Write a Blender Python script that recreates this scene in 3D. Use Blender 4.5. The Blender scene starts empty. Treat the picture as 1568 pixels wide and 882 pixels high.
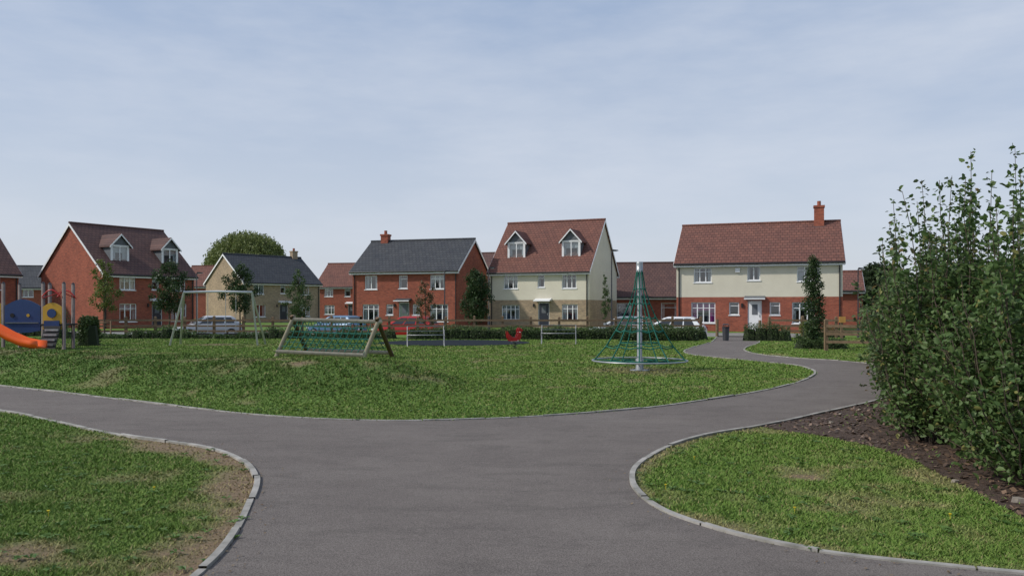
import bpy, math, random
import numpy as np
from mathutils import Vector, Matrix, geometry
random.seed(7); rng=np.random.default_rng(11)
scn=bpy.context.scene
scn.view_settings.view_transform='Standard'; scn.view_settings.look='None'; scn.view_settings.exposure=0

# ------------------------------------------------------------ materials
def newmat(name):
    m=bpy.data.materials.new(name); m.use_nodes=True
    nt=m.node_tree; b=nt.nodes['Principled BSDF']; return m,nt,b
def node(nt,t,**k):
    n=nt.nodes.new(t)
    for a,v in k.items(): setattr(n,a,v)
    return n
def mixc(nt,fac,a,b,blend='MIX'):
    n=node(nt,'ShaderNodeMix',data_type='RGBA',blend_type=blend)
    for s,v in ((0,fac),(6,a),(7,b)):
        if isinstance(v,bpy.types.NodeSocket): nt.links.new(v,n.inputs[s])
        elif s==0: n.inputs[0].default_value=v
        else: n.inputs[s].default_value=(*v,1)
    return n.outputs[2]
def noise(nt,vec,scale,detail=4,rough=.6):
    n=node(nt,'ShaderNodeTexNoise'); n.inputs['Scale'].default_value=scale
    n.inputs['Detail'].default_value=detail; n.inputs['Roughness'].default_value=rough
    if vec is not None: nt.links.new(vec,n.inputs['Vector'])
    return n.outputs['Fac']
def ramp(nt,fac,a,b):
    n=node(nt,'ShaderNodeMapRange'); nt.links.new(fac,n.inputs[0])
    n.inputs[1].default_value=a; n.inputs[2].default_value=b; return n.outputs[0]
def coord(nt,which='Object'):
    return node(nt,'ShaderNodeTexCoord').outputs[which]
def bump(nt,b,h,strength=.3,dist=.01):
    n=node(nt,'ShaderNodeBump'); n.inputs['Strength'].default_value=strength; n.inputs['Distance'].default_value=dist
    nt.links.new(h,n.inputs['Height']); nt.links.new(n.outputs[0],b.inputs['Normal'])
def pm(name,c1,c2=None,scale=5,rough=.6,metal=0,bmp=0,bd=.01,spec=.4):
    m,nt,b=newmat(name)
    if c2 is None: c2=tuple(x*.75 for x in c1)
    co=coord(nt); f=ramp(nt,noise(nt,co,scale),.3,.7)
    nt.links.new(mixc(nt,f,c1,c2),b.inputs['Base Color'])
    b.inputs['Roughness'].default_value=rough; b.inputs['Metallic'].default_value=metal
    b.inputs['Specular IOR Level'].default_value=spec
    if bmp: bump(nt,b,noise(nt,co,scale*3),bmp,bd)
    return m
def brickmat(name,c1,c2,mortar):
    m,nt,b=newmat(name); co=coord(nt)
    sp=node(nt,'ShaderNodeSeparateXYZ'); nt.links.new(co,sp.inputs[0])
    ad=node(nt,'ShaderNodeMath',operation='ADD'); nt.links.new(sp.outputs[0],ad.inputs[0]); nt.links.new(sp.outputs[1],ad.inputs[1])
    cb=node(nt,'ShaderNodeCombineXYZ'); nt.links.new(ad.outputs[0],cb.inputs[0]); nt.links.new(sp.outputs[2],cb.inputs[1])
    br=node(nt,'ShaderNodeTexBrick'); nt.links.new(cb.outputs[0],br.inputs['Vector'])
    br.inputs['Scale'].default_value=1; br.inputs['Brick Width'].default_value=.225; br.inputs['Row Height'].default_value=.075
    br.inputs['Mortar Size'].default_value=.008; br.inputs['Color1'].default_value=(*c1,1); br.inputs['Color2'].default_value=(*c2,1); br.inputs['Mortar'].default_value=(*mortar,1)
    f=ramp(nt,noise(nt,co,.9,5),.3,.75)
    d=mixc(nt,f,(1.05,1.05,1.05),(.76,.77,.8))
    mp=node(nt,'ShaderNodeMapping'); nt.links.new(cb.outputs[0],mp.inputs[0]); mp.inputs['Scale'].default_value=(3.2,10,1)
    f2=ramp(nt,noise(nt,mp.outputs[0],1.,3,.8),.32,.68)
    d2=mixc(nt,f2,(1.25,1.16,1.08),(.68,.68,.72))
    o=mixc(nt,1,mixc(nt,1,br.outputs[0],d,'MULTIPLY'),d2,'MULTIPLY')
    nt.links.new(o,b.inputs['Base Color']); b.inputs['Roughness'].default_value=.85; b.inputs['Specular IOR Level'].default_value=.2
    return m
def roofmat(name,c1,c2):
    m,nt,b=newmat(name); co=coord(nt)
    br=node(nt,'ShaderNodeTexBrick')
    sp=node(nt,'ShaderNodeSeparateXYZ'); nt.links.new(co,sp.inputs[0])
    cb=node(nt,'ShaderNodeCombineXYZ'); nt.links.new(sp.outputs[0],cb.inputs[0]); nt.links.new(sp.outputs[2],cb.inputs[1])
    nt.links.new(cb.outputs[0],br.inputs['Vector'])
    br.inputs['Scale'].default_value=1; br.inputs['Brick Width'].default_value=.3; br.inputs['Row Height'].default_value=.2
    br.inputs['Mortar Size'].default_value=.018; br.inputs['Color1'].default_value=(*c1,1); br.inputs['Color2'].default_value=(*c2,1)
    br.inputs['Mortar'].default_value=(*[x*.5 for x in c2],1)
    f=ramp(nt,noise(nt,co,1.1,5,.7),.3,.75)
    o=mixc(nt,1,br.outputs[0],mixc(nt,f,(1.12,1.1,1.05),(.74,.77,.82)),'MULTIPLY')
    f2=ramp(nt,noise(nt,co,6,4,.8),.55,.75); o=mixc(nt,f2,o,mixc(nt,.35,o,(.16,.15,.12)))
    nt.links.new(o,b.inputs['Base Color'])
    b.inputs['Roughness'].default_value=.8; b.inputs['Specular IOR Level'].default_value=.25
    bump(nt,b,br.outputs['Fac'],.4,.02)
    return m
def leafmat(name,c1,c2,c3=None,tr=.3):
    m,nt,b=newmat(name)
    g=node(nt,'ShaderNodeNewGeometry'); r=g.outputs['Random Per Island']
    c=mixc(nt,r,c1,c2)
    f=ramp(nt,noise(nt,coord(nt),1.6,2),.35,.65)
    c=mixc(nt,f,c,mixc(nt,.5,c,tuple(x*.6 for x in c1)))
    if c3:
        t=node(nt,'ShaderNodeMath',operation='GREATER_THAN'); nt.links.new(r,t.inputs[0]); t.inputs[1].default_value=.95
        c=mixc(nt,t.outputs[0],c,c3)
    nt.links.new(c,b.inputs['Base Color']); b.inputs['Roughness'].default_value=.5; b.inputs['Specular IOR Level'].default_value=.3
    tl=node(nt,'ShaderNodeBsdfTranslucent'); nt.links.new(c,tl.inputs[0])
    mx=node(nt,'ShaderNodeMixShader'); mx.inputs[0].default_value=tr
    nt.links.new(b.outputs[0],mx.inputs[1]); nt.links.new(tl.outputs[0],mx.inputs[2])
    nt.links.new(mx.outputs[0],nt.nodes['Material Output'].inputs[0])
    return m
def glassmat():
    m,nt,b=newmat('window_glass')
    tr=node(nt,'ShaderNodeBsdfTransparent'); tr.inputs[0].default_value=(.75,.8,.8,1)
    gl=node(nt,'ShaderNodeBsdfGlossy'); gl.inputs['Roughness'].default_value=.03
    mx=node(nt,'ShaderNodeMixShader'); mx.inputs[0].default_value=.16
    nt.links.new(tr.outputs[0],mx.inputs[1]); nt.links.new(gl.outputs[0],mx.inputs[2])
    nt.links.new(mx.outputs[0],nt.nodes['Material Output'].inputs[0]); return m

M=dict(
 red=brickmat('red_brick',(.36,.098,.060),(.27,.074,.048),(.26,.15,.11)),
 red2=brickmat('orange_red_brick',(.39,.115,.068),(.31,.088,.054),(.27,.15,.12)),
 tan=brickmat('buff_brick',(.42,.33,.215),(.32,.25,.165),(.38,.33,.26)),
 cream=pm('cream_render',(.66,.625,.51),(.59,.555,.45),.9,.9,bmp=.1),
 roofred=roofmat('red_roof_tiles',(.195,.086,.066),(.15,.068,.054)),
 roofbrown=roofmat('brown_roof_tiles',(.135,.075,.066),(.105,.06,.056)),
 slate=roofmat('slate_roof_tiles',(.068,.073,.082),(.052,.056,.066)),
 white=pm('white_upvc',(.80,.81,.82),(.72,.73,.74),3,.4),
 black=pm('black_plastic',(.02,.02,.022),None,5,.4),
 lead=pm('lead_grey',(.13,.145,.16),(.10,.11,.125),4,.6),
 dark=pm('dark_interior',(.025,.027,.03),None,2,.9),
 curtain=pm('net_curtain',(.55,.57,.59),(.4,.42,.45),6,.9),
 pink=pm('magenta_curtain',(.35,.03,.22),(.28,.02,.2),6,.9),
 doorblack=pm('dark_door',(.03,.035,.05),None,5,.35),
 doorgreen=pm('green_grey_door',(.12,.16,.14),None,5,.4),
 glass=glassmat(),
 galv=pm('galvanised_steel',(.40,.42,.43),(.27,.29,.30),8,.4,.55),
 dullsteel=pm('dull_steel',(.3,.31,.32),(.22,.23,.24),8,.45,.4),
 silver=pm('painted_silver',(.62,.63,.64),(.52,.53,.54),4,.4,.1),
 wood=pm('weathered_timber',(.22,.155,.10),(.14,.098,.062),9,.85,bmp=.3,spec=.1),
 woodpale=pm('pale_timber_log',(.50,.44,.34),(.34,.29,.22),7,.85,bmp=.3),
 wooddark=pm('brown_timber',(.17,.10,.06),(.11,.07,.045),7,.85),
 bark=pm('bark',(.09,.07,.05),(.05,.04,.03),12,.9,bmp=.4),
 rope=pm('green_rope',(.008,.135,.095),(.006,.085,.062),20,.8),
 blue=pm('blue_panel',(.02,.05,.16),(.015,.04,.13),3,.4),
 yellow=pm('yellow_panel',(.50,.30,.03),(.42,.25,.03),3,.4),
 orange=pm('orange_slide',(.85,.13,.015),(.78,.11,.012),3,.3),
 redp=pm('red_paint',(.5,.02,.02),(.4,.02,.02),3,.35),
 rubber=pm('rubber_black',(.02,.02,.022),None,20,.9),
 safety=pm('rubber_safety_surface',(.032,.038,.046),(.022,.027,.034),9,1,bmp=.2,spec=.03),
 purplepost=pm('grey_brown_post',(.18,.15,.14),(.12,.10,.095),6,.8),
 kerb=pm('concrete_edging',(.42,.40,.37),(.17,.165,.145),4,.9,bmp=.3),
 carglass=pm('car_glass',(.015,.018,.02),None,3,.05,spec=.9),
 tyre=pm('tyre_rubber',(.02,.02,.02),None,8,.85),
 lampred=pm('tail_light',(.35,.01,.01),None,8,.2),
 stone=pm('stone',(.30,.26,.21),(.17,.15,.13),9,.9,bmp=.4),
)

# ------------------------------------------------------------ mesh builder
class MB:
    def __init__(s,mats): s.v=[];s.f=[];s.m=[];s.mats=mats
    def idx(s,k):
        if k not in s.mats: s.mats.append(k)
        return s.mats.index(k)
    def face(s,pts,k=None):
        k=k or s.mats[0]; b=len(s.v); s.v+= [tuple(p) for p in pts]; s.f.append(list(range(b,b+len(pts)))); s.m.append(s.idx(k))
    def box(s,a,b,k=None):
        k=k or s.mats[0]
        x0,y0,z0=a;x1,y1,z1=b
        s.hexa([(x0,y0,z0),(x1,y0,z0),(x1,y1,z0),(x0,y1,z0),(x0,y0,z1),(x1,y0,z1),(x1,y1,z1),(x0,y1,z1)],k)
    def hexa(s,P,k=None):
        k=k or s.mats[0]; o=len(s.v); s.v+=[tuple(p) for p in P]
        for f in [(0,3,2,1),(4,5,6,7),(0,1,5,4),(1,2,6,5),(2,3,7,6),(3,0,4,7)]:
            s.f.append([o+i for i in f]); s.m.append(s.idx(k))
    def prism(s,poly,off,k=None):
        k=k or s.mats[0]; n=len(poly); o=len(s.v); off=Vector(off)
        s.v+=[tuple(p) for p in poly]+[tuple(Vector(p)+off) for p in poly]
        s.f.append([o+i for i in range(n)][::-1]); s.m.append(s.idx(k))
        s.f.append([o+n+i for i in range(n)]); s.m.append(s.idx(k))
        for i in range(n):
            j=(i+1)%n; s.f.append([o+i,o+j,o+n+j,o+n+i]); s.m.append(s.idx(k))
    def tube(s,pts,r,k=None,n=8,r1=None,closed=False):
        k=k or s.mats[0]; pts=[Vector(p) for p in pts]; N=len(pts); o=len(s.v)
        for i,p in enumerate(pts):
            if closed: t=pts[(i+1)%N]-pts[i-1]
            else: t=pts[min(i+1,N-1)]-pts[max(i-1,0)]
            t.normalize(); a=t.cross(Vector((0,0,1)) if abs(t.z)<.95 else Vector((1,0,0))).normalized(); b=t.cross(a)
            rr=r if r1 is None else r+(r1-r)*i/(N-1)
            for j in range(n):
                q=2*math.pi*j/n; s.v.append(tuple(p+a*rr*math.cos(q)+b*rr*math.sin(q)))
        for i in range(N if closed else N-1):
            i2=(i+1)%N
            for j in range(n):
                s.f.append([o+i*n+j,o+i*n+(j+1)%n,o+i2*n+(j+1)%n,o+i2*n+j]); s.m.append(s.idx(k))
        if not closed:
            s.f.append([o+j for j in range(n)]); s.m.append(s.idx(k))
            s.f.append([o+(N-1)*n+j for j in range(n)]); s.m.append(s.idx(k))
    def build(s,name,parent=None,smooth=False,bevel=0):
        me=bpy.data.meshes.new(name); me.from_pydata(s.v,[],s.f)
        for k in s.mats: me.materials.append(M[k] if isinstance(k,str) else k)
        me.polygons.foreach_set('material_index',s.m)
        if smooth: me.polygons.foreach_set('use_smooth',[True]*len(s.f))
        me.update(); ob=bpy.data.objects.new(name,me); scn.collection.objects.link(ob)
        if parent: ob.parent=parent
        if bevel:
            bm=ob.modifiers.new('b','BEVEL'); bm.width=bevel; bm.segments=2; bm.limit_method='ANGLE'
        return ob
def empty(name,loc=(0,0,0),rz=0):
    e=bpy.data.objects.new(name,None); e.location=loc; e.rotation_euler=(0,0,rz); e.empty_display_size=.3
    scn.collection.objects.link(e); return e

# ------------------------------------------------------------ terrain
tab=rng.random((128,128))
def vn(x,y,s=1.0,o=0):
    x=np.asarray(x,float)*s+o+1000; y=np.asarray(y,float)*s+o*1.7+1000
    xi=np.floor(x).astype(int); yi=np.floor(y).astype(int); fx=x-xi; fy=y-yi
    fx=fx*fx*(3-2*fx); fy=fy*fy*(3-2*fy)
    a=tab[xi%128,yi%128];b=tab[(xi+1)%128,yi%128];c=tab[xi%128,(yi+1)%128];d=tab[(xi+1)%128,(yi+1)%128]
    return (a*(1-fx)+b*fx)*(1-fy)+(c*(1-fx)+d*fx)*fy
def sst(a,b,x):
    t=np.clip((x-a)/(b-a),0,1); return t*t*(3-2*t)
def yc(x): return 52-.25*np.clip(x,0,60)
def dline(x,y,poly):
    d=np.full(np.shape(x),1e9)
    for (ax,ay),(bx,by) in zip(poly[:-1],poly[1:]):
        l=(bx-ax)**2+(by-ay)**2+1e-9; t=np.clip(((x-ax)*(bx-ax)+(y-ay)*(by-ay))/l,0,1)
        d=np.minimum(d,np.hypot(x-ax-t*(bx-ax),y-ay-t*(by-ay)))
    return d
CREST=[(-17.5,23.6),(-9.6,18.25),(-5.8,16.35),(-3.15,15.75)]
def mound(x,y):
    d=dline(x,y,CREST); sg=1.32+.72*sst(-9.5,-3.5,x)
    return np.clip((np.exp(-(d/sg)**2.4)-.04)/.96,0,1)
def H(x,y):
    x=np.asarray(x,float);y=np.asarray(y,float)
    g=mound(x,y)
    h=g*(.52+.10*(vn(x,y,.45,3)-.5)+.07*(vn(x,y,1.6,9)-.5))
    h=h-.45*(1-sst(3.1,5.4,np.abs(y-yc(x))))
    return h
def Hs(x,y): return float(H(x,y))
def cat(pts,n=8):
    P=[Vector((p[0],p[1])) for p in pts]; P=[P[0]*2-P[1]]+P+[P[-1]*2-P[-2]]; out=[]
    for i in range(1,len(P)-2):
        for k in range(n):
            t=k/n; a,b,c,d=P[i-1],P[i],P[i+1],P[i+2]
            out.append(.5*((2*b)+(c-a)*t+(2*a-5*b+4*c-d)*t*t+(-a+3*b-3*c+d)*t**3))
    out.append(P[-2]); return [(p.x,p.y) for p in out]
E1=cat([(-34,31.5),(-20,22.4),(-14,18.5),(-10.37,16.13),(-8.29,14.79),(-6.49,13.56),(-4.96,12.51),(-3.70,11.76),(-2.64,11.35),(-1.69,11.19),(-.78,11.28),(.15,11.55),(1.14,11.98),(2.24,12.68),(3.61,13.94),(5.03,15.49),(6.01,16.83),(6.78,18.07),(7.38,19.33),(7.73,20.55),(7.84,21.93),(7.5,23.1),(6.96,24.55),(6.32,26.03),(6.1,27.49),(6.45,29.6),(7.76,33.1),(9.23,36.8),(11.2,43.4)])
E4=cat([(13.2,43.4),(11.3,36.5),(9.4,32),(8.5,29.1),(8.45,26.6),(9.03,24.9),(9.8,23.8),(10.1,22.5),(9.9,21.2),(9.46,20),(8.9,18.4),(8.1,16.5),(7.4,15.2),(6.83,14.35)])
E3=cat([(6.83,14.35),(5.43,12.84),(4.58,11.98),(3.83,11.22),(3.18,10.61),(2.63,10.17),(2.21,9.76),(1.77,9.16),(1.45,8.56),(1.21,7.97),(1.10,7.48),(1.06,7.05),(1.09,6.59),(1.19,6.18),(1.40,5.79),(1.64,5.48),(1.98,5.19),(2.33,5.02),(2.67,4.89),(3.05,4.75),(3.79,4.55),(6,4.2),(12,3.8)])
E2=cat([(-2.6,-8),(-2.1,0),(-1.9,3.5),(-1.85,4.75),(-1.88,5.29),(-1.97,5.84),(-2.12,6.53),(-2.26,7.12),(-2.42,7.6),(-2.70,8.17),(-3.11,8.75),(-3.56,9.16),(-4.07,9.48),(-4.72,9.86),(-5.51,10.44),(-6.47,11.22),(-7.94,12.35),(-13,15.8),(-20,20.55),(-34,29.6)])
PATH=E1+E4+E3[1:]+[(12,-8)]+E2
BED=[(6.83,14.35)]+[p for p in E3 if 3.3<p[0]<6.8 and p[1]>10.6]+[(3.5,10.35),(3.87,9.9),(4.12,9.2),(4.18,8.17),(4.02,7.05),(3.87,5.93),(4.1,5.2),(4.6,4.7),(6,4.6),(14,4.4),(20,12),(19,27),(13,28),(10.6,24),(10.35,22.5),(10.1,21),(9.7,20),(9.1,18.3),(8.3,16.4),(7.6,15.1)]
def inpoly(px,py,poly):
    ins=np.zeros(px.shape,bool); n=len(poly); j=n-1
    for i in range(n):
        xi,yi=poly[i];xj,yj=poly[j]
        if yi!=yj:
            c=((yi>py)!=(yj>py))&(px<(xj-xi)*(py-yi)/(yj-yi)+xi); ins^=c
        j=i
    return ins
E2n=[p for p in E2[::3] if 3<p[1]<11]; E3n=[p for p in E3[::3] if p[0]<8]
def dry(x,y):
    n=.6*vn(x,y,1.1,5)+.4*vn(x,y,3.7,8)
    v=sst(.60,.82,n)*.5
    w=.5*vn(x,y,2.3,2)+.5*vn(x,y,7,4)
    def spot(cx,cy,rx,ry,a=1.):
        return a*(1-sst(.45,1.25,np.hypot((x-cx)/rx,(y-cy)/ry)+(w-.5)*1.3))
    de=dline(x,y,E2n)
    v=np.maximum(v,.97*(1-sst(.10,.68,de+(w-.5)*.9))*np.where(x<-1.8,1,0)*(1-sst(9.4,10.4,y)))
    de=dline(x,y,E3n); v=np.maximum(v,.8*(1-sst(.0,.28,de+(w-.5)*.4)))
    for a in [(-3.3,5.1,.5,.28,.9),(-4.5,6.2,.4,.25,.5),(-3.4,7.4,.5,.3,.45),(2.73,7.48,.26,.18,1),(3.2,6.5,.3,.2,.5),(3.95,7.6,.25,.6,.6),(-4.1,15.3,.5,.3,.9),(-4.7,15.8,.5,.3,.6),(-6.1,16.3,.8,.2,.6),(-8.6,17.6,.8,.25,.6),(-10.2,18.5,.8,.3,.75),(-2.9,16.6,.6,.4,.6),(-12.6,19.8,1.2,.4,.5),(3.25,20.2,1.6,1.3,.6),(-12.6,34.2,1.5,1,.8)]:
        v=np.maximum(v,spot(*a))
    return np.clip(v,0,1)
def lush_shade(x,y):   # longer unmown grass on the mound; its darkening also paints in slope shade
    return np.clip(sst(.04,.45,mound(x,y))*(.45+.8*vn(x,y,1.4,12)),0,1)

def gmesh(name,verts,faces,mats,parent=None,attrs=None,smooth=False):
    me=bpy.data.meshes.new(name); nv=len(verts); nf=len(faces); k=faces.shape[1]
    me.vertices.add(nv); me.vertices.foreach_set('co',verts.astype(np.float32).ravel())
    me.loops.add(nf*k); me.loops.foreach_set('vertex_index',faces.astype(np.int32).ravel())
    me.polygons.add(nf); me.polygons.foreach_set('loop_start',np.arange(nf,dtype=np.int32)*k)
    try: me.polygons.foreach_set('loop_total',np.full(nf,k,dtype=np.int32))
    except Exception: pass
    for m in mats: me.materials.append(m)
    if attrs:
        for a,v in attrs.items():
            at=me.attributes.new(a,'FLOAT','POINT'); at.data.foreach_set('value',v.astype(np.float32))
    if smooth: me.polygons.foreach_set('use_smooth',np.ones(nf,bool))
    me.update(calc_edges=True)
    ob=bpy.data.objects.new(name,me); scn.collection.objects.link(ob)
    if parent: ob.parent=parent
    return ob

def grassmat(name,blade):
    m,nt,b=newmat(name); co=coord(nt)
    f1=ramp(nt,noise(nt,co,.45,5),.3,.7); f2=ramp(nt,noise(nt,co,9,5,.75),.3,.7)
    g=mixc(nt,f1,(.098,.188,.030),(.145,.215,.045))
    g=mixc(nt,f2,g,mixc(nt,.45,g,(.055,.10,.02)))
    if blade:
        r=node(nt,'ShaderNodeNewGeometry').outputs['Random Per Island']
        g=mixc(nt,r,mixc(nt,.4,g,(.075,.175,.022)),mixc(nt,.45,g,(.25,.32,.09)))
    lu=node(nt,'ShaderNodeAttribute',attribute_name='lush_shade').outputs['Fac']
    g=mixc(nt,lu,g,mixc(nt,.42,g,(.05,.095,.022)))  # darker green: long grass and the mound's shade, put into the colour
    a=node(nt,'ShaderNodeAttribute',attribute_name='dry').outputs['Fac']
    f3=ramp(nt,noise(nt,co,22,4,.8),.3,.7)
    dc=mixc(nt,f3,(.27,.19,.12),(.14,.098,.065)) if not blade else (.33,.25,.14)
    g=mixc(nt,a,g,dc)
    nt.links.new(g,b.inputs['Base Color']); b.inputs['Roughness'].default_value=.75; b.inputs['Specular IOR Level'].default_value=.15
    if not blade: bump(nt,b,noise(nt,co,30,5,.8),.7,.03)
    return m
MG=grassmat('grass_turf',False); MBl=grassmat('grass_blade',True)
def axis(segs):
    o=[]
    for a,b,s in segs: o+=list(np.arange(a,b-1e-6,s))
    return np.array(o+[segs[-1][1]])
xs=axis([(-1500,-300,200),(-300,-60,20),(-60,-20,2),(-20,-12,.3),(-12,9,.13),(9,24,.5),(24,60,2),(60,300,20),(300,1500,200)])
ys=axis([(-100,-10,15),(-10,3.5,1.5),(3.5,24,.14),(24,62,.5),(62,120,4),(120,400,40),(400,2600,200)])
X,Y=np.meshgrid(xs,ys); Z=H(X,Y); nx,ny=len(xs),len(ys)
dr=dry(X.ravel(),Y.ravel())
ii=np.arange(nx*ny).reshape(ny,nx)
F=np.stack([ii[:-1,:-1],ii[:-1,1:],ii[1:,1:],ii[1:,:-1]],-1).reshape(-1,4)
gmesh('grass_ground',np.stack([X,Y,Z],-1).reshape(-1,3),F,[MG],attrs={'dry':dr,'lush_shade':lush_shade(X.ravel(),Y.ravel())},smooth=True)

def asphaltmat():
    m,nt,b=newmat('asphalt_path'); co=coord(nt)
    a=ramp(nt,noise(nt,co,.5,6,.7),.38,.62); sp=ramp(nt,noise(nt,co,100,2,.9),.36,.66)
    mp=node(nt,'ShaderNodeMapping'); nt.links.new(co,mp.inputs[0]); mp.inputs['Scale'].default_value=(1,2.6,1); mp.inputs['Rotation'].default_value=(0,0,.25)
    mid=ramp(nt,noise(nt,mp.outputs[0],1.1,8,.78),.50,.60)
    c=mixc(nt,a,(.120,.101,.095),(.172,.149,.137))
    c=mixc(nt,mid,c,mixc(nt,.55,c,(.068,.058,.055)))
    m2=ramp(nt,noise(nt,co,14,5,.8),.35,.7); c=mixc(nt,m2,c,mixc(nt,.22,c,(.26,.235,.215)))
    m3=ramp(nt,noise(nt,co,3.1,6,.8),.58,.70); c=mixc(nt,m3,c,mixc(nt,.35,c,(.24,.21,.185)))
    c=mixc(nt,sp,mixc(nt,.5,c,(.045,.04,.038)),mixc(nt,.3,c,(.38,.35,.32)))
    nt.links.new(c,b.inputs['Base Color']); b.inputs['Roughness'].default_value=.95; b.inputs['Specular IOR Level'].default_value=.10
    bump(nt,b,noise(nt,co,80,3,.9),.8,.008); return m
MA=asphaltmat()
def flat(name,poly,z,mat):
    tr=geometry.tessellate_polygon([[Vector((p[0],p[1],0)) for p in poly]])
    V=np.array([(p[0],p[1],z) for p in poly]); T=[]
    for t in tr:
        a,b,c=[V[i] for i in t]
        cr=(b[0]-a[0])*(c[1]-a[1])-(b[1]-a[1])*(c[0]-a[0])
        T.append(t if cr>0 else t[::-1])
    return gmesh(name,V,np.array(T),[mat])
flat('asphalt_path',PATH,.008,MA)
def strip(name,pts,w,dz,mat):
    V=[];n=len(pts)
    for i,p in enumerate(pts):
        a=Vector(pts[max(i-1,0)]);b=Vector(pts[min(i+1,n-1)]); t=(b-a).normalized(); q=Vector((-t.y,t.x))
        for s in np.linspace(-1,1,7):
            x=p[0]+q.x*s*w/2; y=p[1]+q.y*s*w/2; V.append((x,y,Hs(x,y)+dz))
    F=[[i*7+j,i*7+j+1,(i+1)*7+j+1,(i+1)*7+j] for i in range(n-1) for j in range(6)]
    return gmesh(name,np.array(V),np.array(F)[:,::-1],[mat])
MR=pm('road_asphalt',(.10,.10,.102),(.08,.08,.083),3,.9)
strip('street_road',[(x,float(yc(x))) for x in np.arange(-70,71,1.)],5.6,.03,MR)
strip('street_pavement',[(x,float(yc(x))+3.7) for x in np.arange(-70,20,1.)],1.6,.06,pm('pavement_grey',(.24,.24,.23),None,3,.9))
strip('path_crossing',[(12.2+ i*.12,43.3+i*.35) for i in range(9)],2.0,.045,MA)
strip('front_door_path',[(15.75+i*.07,51.2+i*.2) for i in range(8)],1.2,.09,pm('paving_slab',(.42,.40,.36),None,3,.9))
def edging(pts,side):
    mb=MB(['kerb']); 
    P=[Vector(p) for p in pts]; L=[0]
    for a,b in zip(P[:-1],P[1:]): L.append(L[-1]+(b-a).length)
    def at(s):
        for i in range(len(L)-1):
            if s<=L[i+1]: 
                t=(s-L[i])/max(1e-9,L[i+1]-L[i]); return P[i].lerp(P[i+1],t)
        return P[-1]
    s=0; tot=L[-1]
    while s<tot-.05:
        e=min(s+.9,tot); k=6; zt=.024+random.uniform(-.006,.01); off=random.uniform(-.008,.008); rows=[]
        for i in range(k+1):
            u=s+.006+(e-s-.012)*i/k; p=at(u); t=(at(min(u+.05,tot))-at(max(u-.05,0))).normalized(); q=Vector((-t.y,t.x))*side
            rows.append((p+q*off,p+q*(off+.052)))
        for (a,b),(c,d) in zip(rows[:-1],rows[1:]):
            mb.face([(a.x,a.y,zt),(c.x,c.y,zt),(d.x,d.y,zt),(b.x,b.y,zt)])
            mb.face([(a.x,a.y,0),(c.x,c.y,0),(c.x,c.y,zt),(a.x,a.y,zt)])
            mb.face([(b.x,b.y,0),(d.x,d.y,0),(d.x,d.y,zt),(b.x,b.y,zt)])
        s=e
    mb.build('concrete_path_edging')
edging([p for p in E1],1); edging(E4,1); edging(E3,1); edging([p for p in E2 if p[1]>1],1)

MM=pm('bark_mulch',(.11,.072,.052),(.055,.036,.028),22,.95,bmp=1,bd=.03)
flat('mulch_bed',BED,.004,MM)
def chips():
    n=26000; x=rng.uniform(3.3,12,n); y=rng.uniform(4.4,22,n); k=inpoly(x,y,BED); x=x[k];y=y[k]; n=len(x)
    s=rng.uniform(.008,.03,n); a=rng.uniform(0,6.28,n); til=rng.uniform(-.5,.5,n)
    c=np.stack([x,y,.006+s*.4],-1); u=np.stack([np.cos(a),np.sin(a),til],-1)*s[:,None]; v=np.stack([-np.sin(a),np.cos(a),-til],-1)*(s*rng.uniform(.3,.8,n))[:,None]
    V=np.stack([c-u-v,c+u-v,c+u+v,c-u+v],1).reshape(-1,3)
    gmesh('bark_chips',V,np.arange(n*4).reshape(n,4),[leafmat('bark_chip',(.075,.048,.034),(.24,.16,.11),tr=.0)])
chips()
def litter():   # dead leaves and grit gathered along the path edges
    C=[]
    for pl,sd in ((E2,-1),(E3,-1),(E1,-1)):
        P=[p for p in pl if 4<p[1]<15 and abs(p[0])<9]
        for i in range(170):
            j=random.randrange(len(P)-1); a=P[j];b=P[j+1]; t=random.random(); dx,dy=b[0]-a[0],b[1]-a[1]; l=math.hypot(dx,dy)+1e-6
            o=abs(random.gauss(0,.16))+.01; C.append((a[0]+dx*t-(-dy/l)*o,a[1]+dy*t-(dx/l)*o,.012))
    C=np.array(C); n=len(C); s=rng.uniform(.004,.016,n); a=rng.uniform(0,6.28,n)
    u=np.stack([np.cos(a),np.sin(a),rng.uniform(-.3,.3,n)],-1)*s[:,None]; v=np.stack([-np.sin(a),np.cos(a),rng.uniform(-.3,.3,n)],-1)*(s*.6)[:,None]
    C[:,2]+=s*.4
    V=np.stack([C-u,C-v,C+u,C+v],1).reshape(-1,3)
    gmesh('fallen_leaves',V,np.arange(n*4).reshape(n,4),[leafmat('dead_leaf',(.10,.06,.03),(.28,.2,.10),tr=.0)])
litter()

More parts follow.
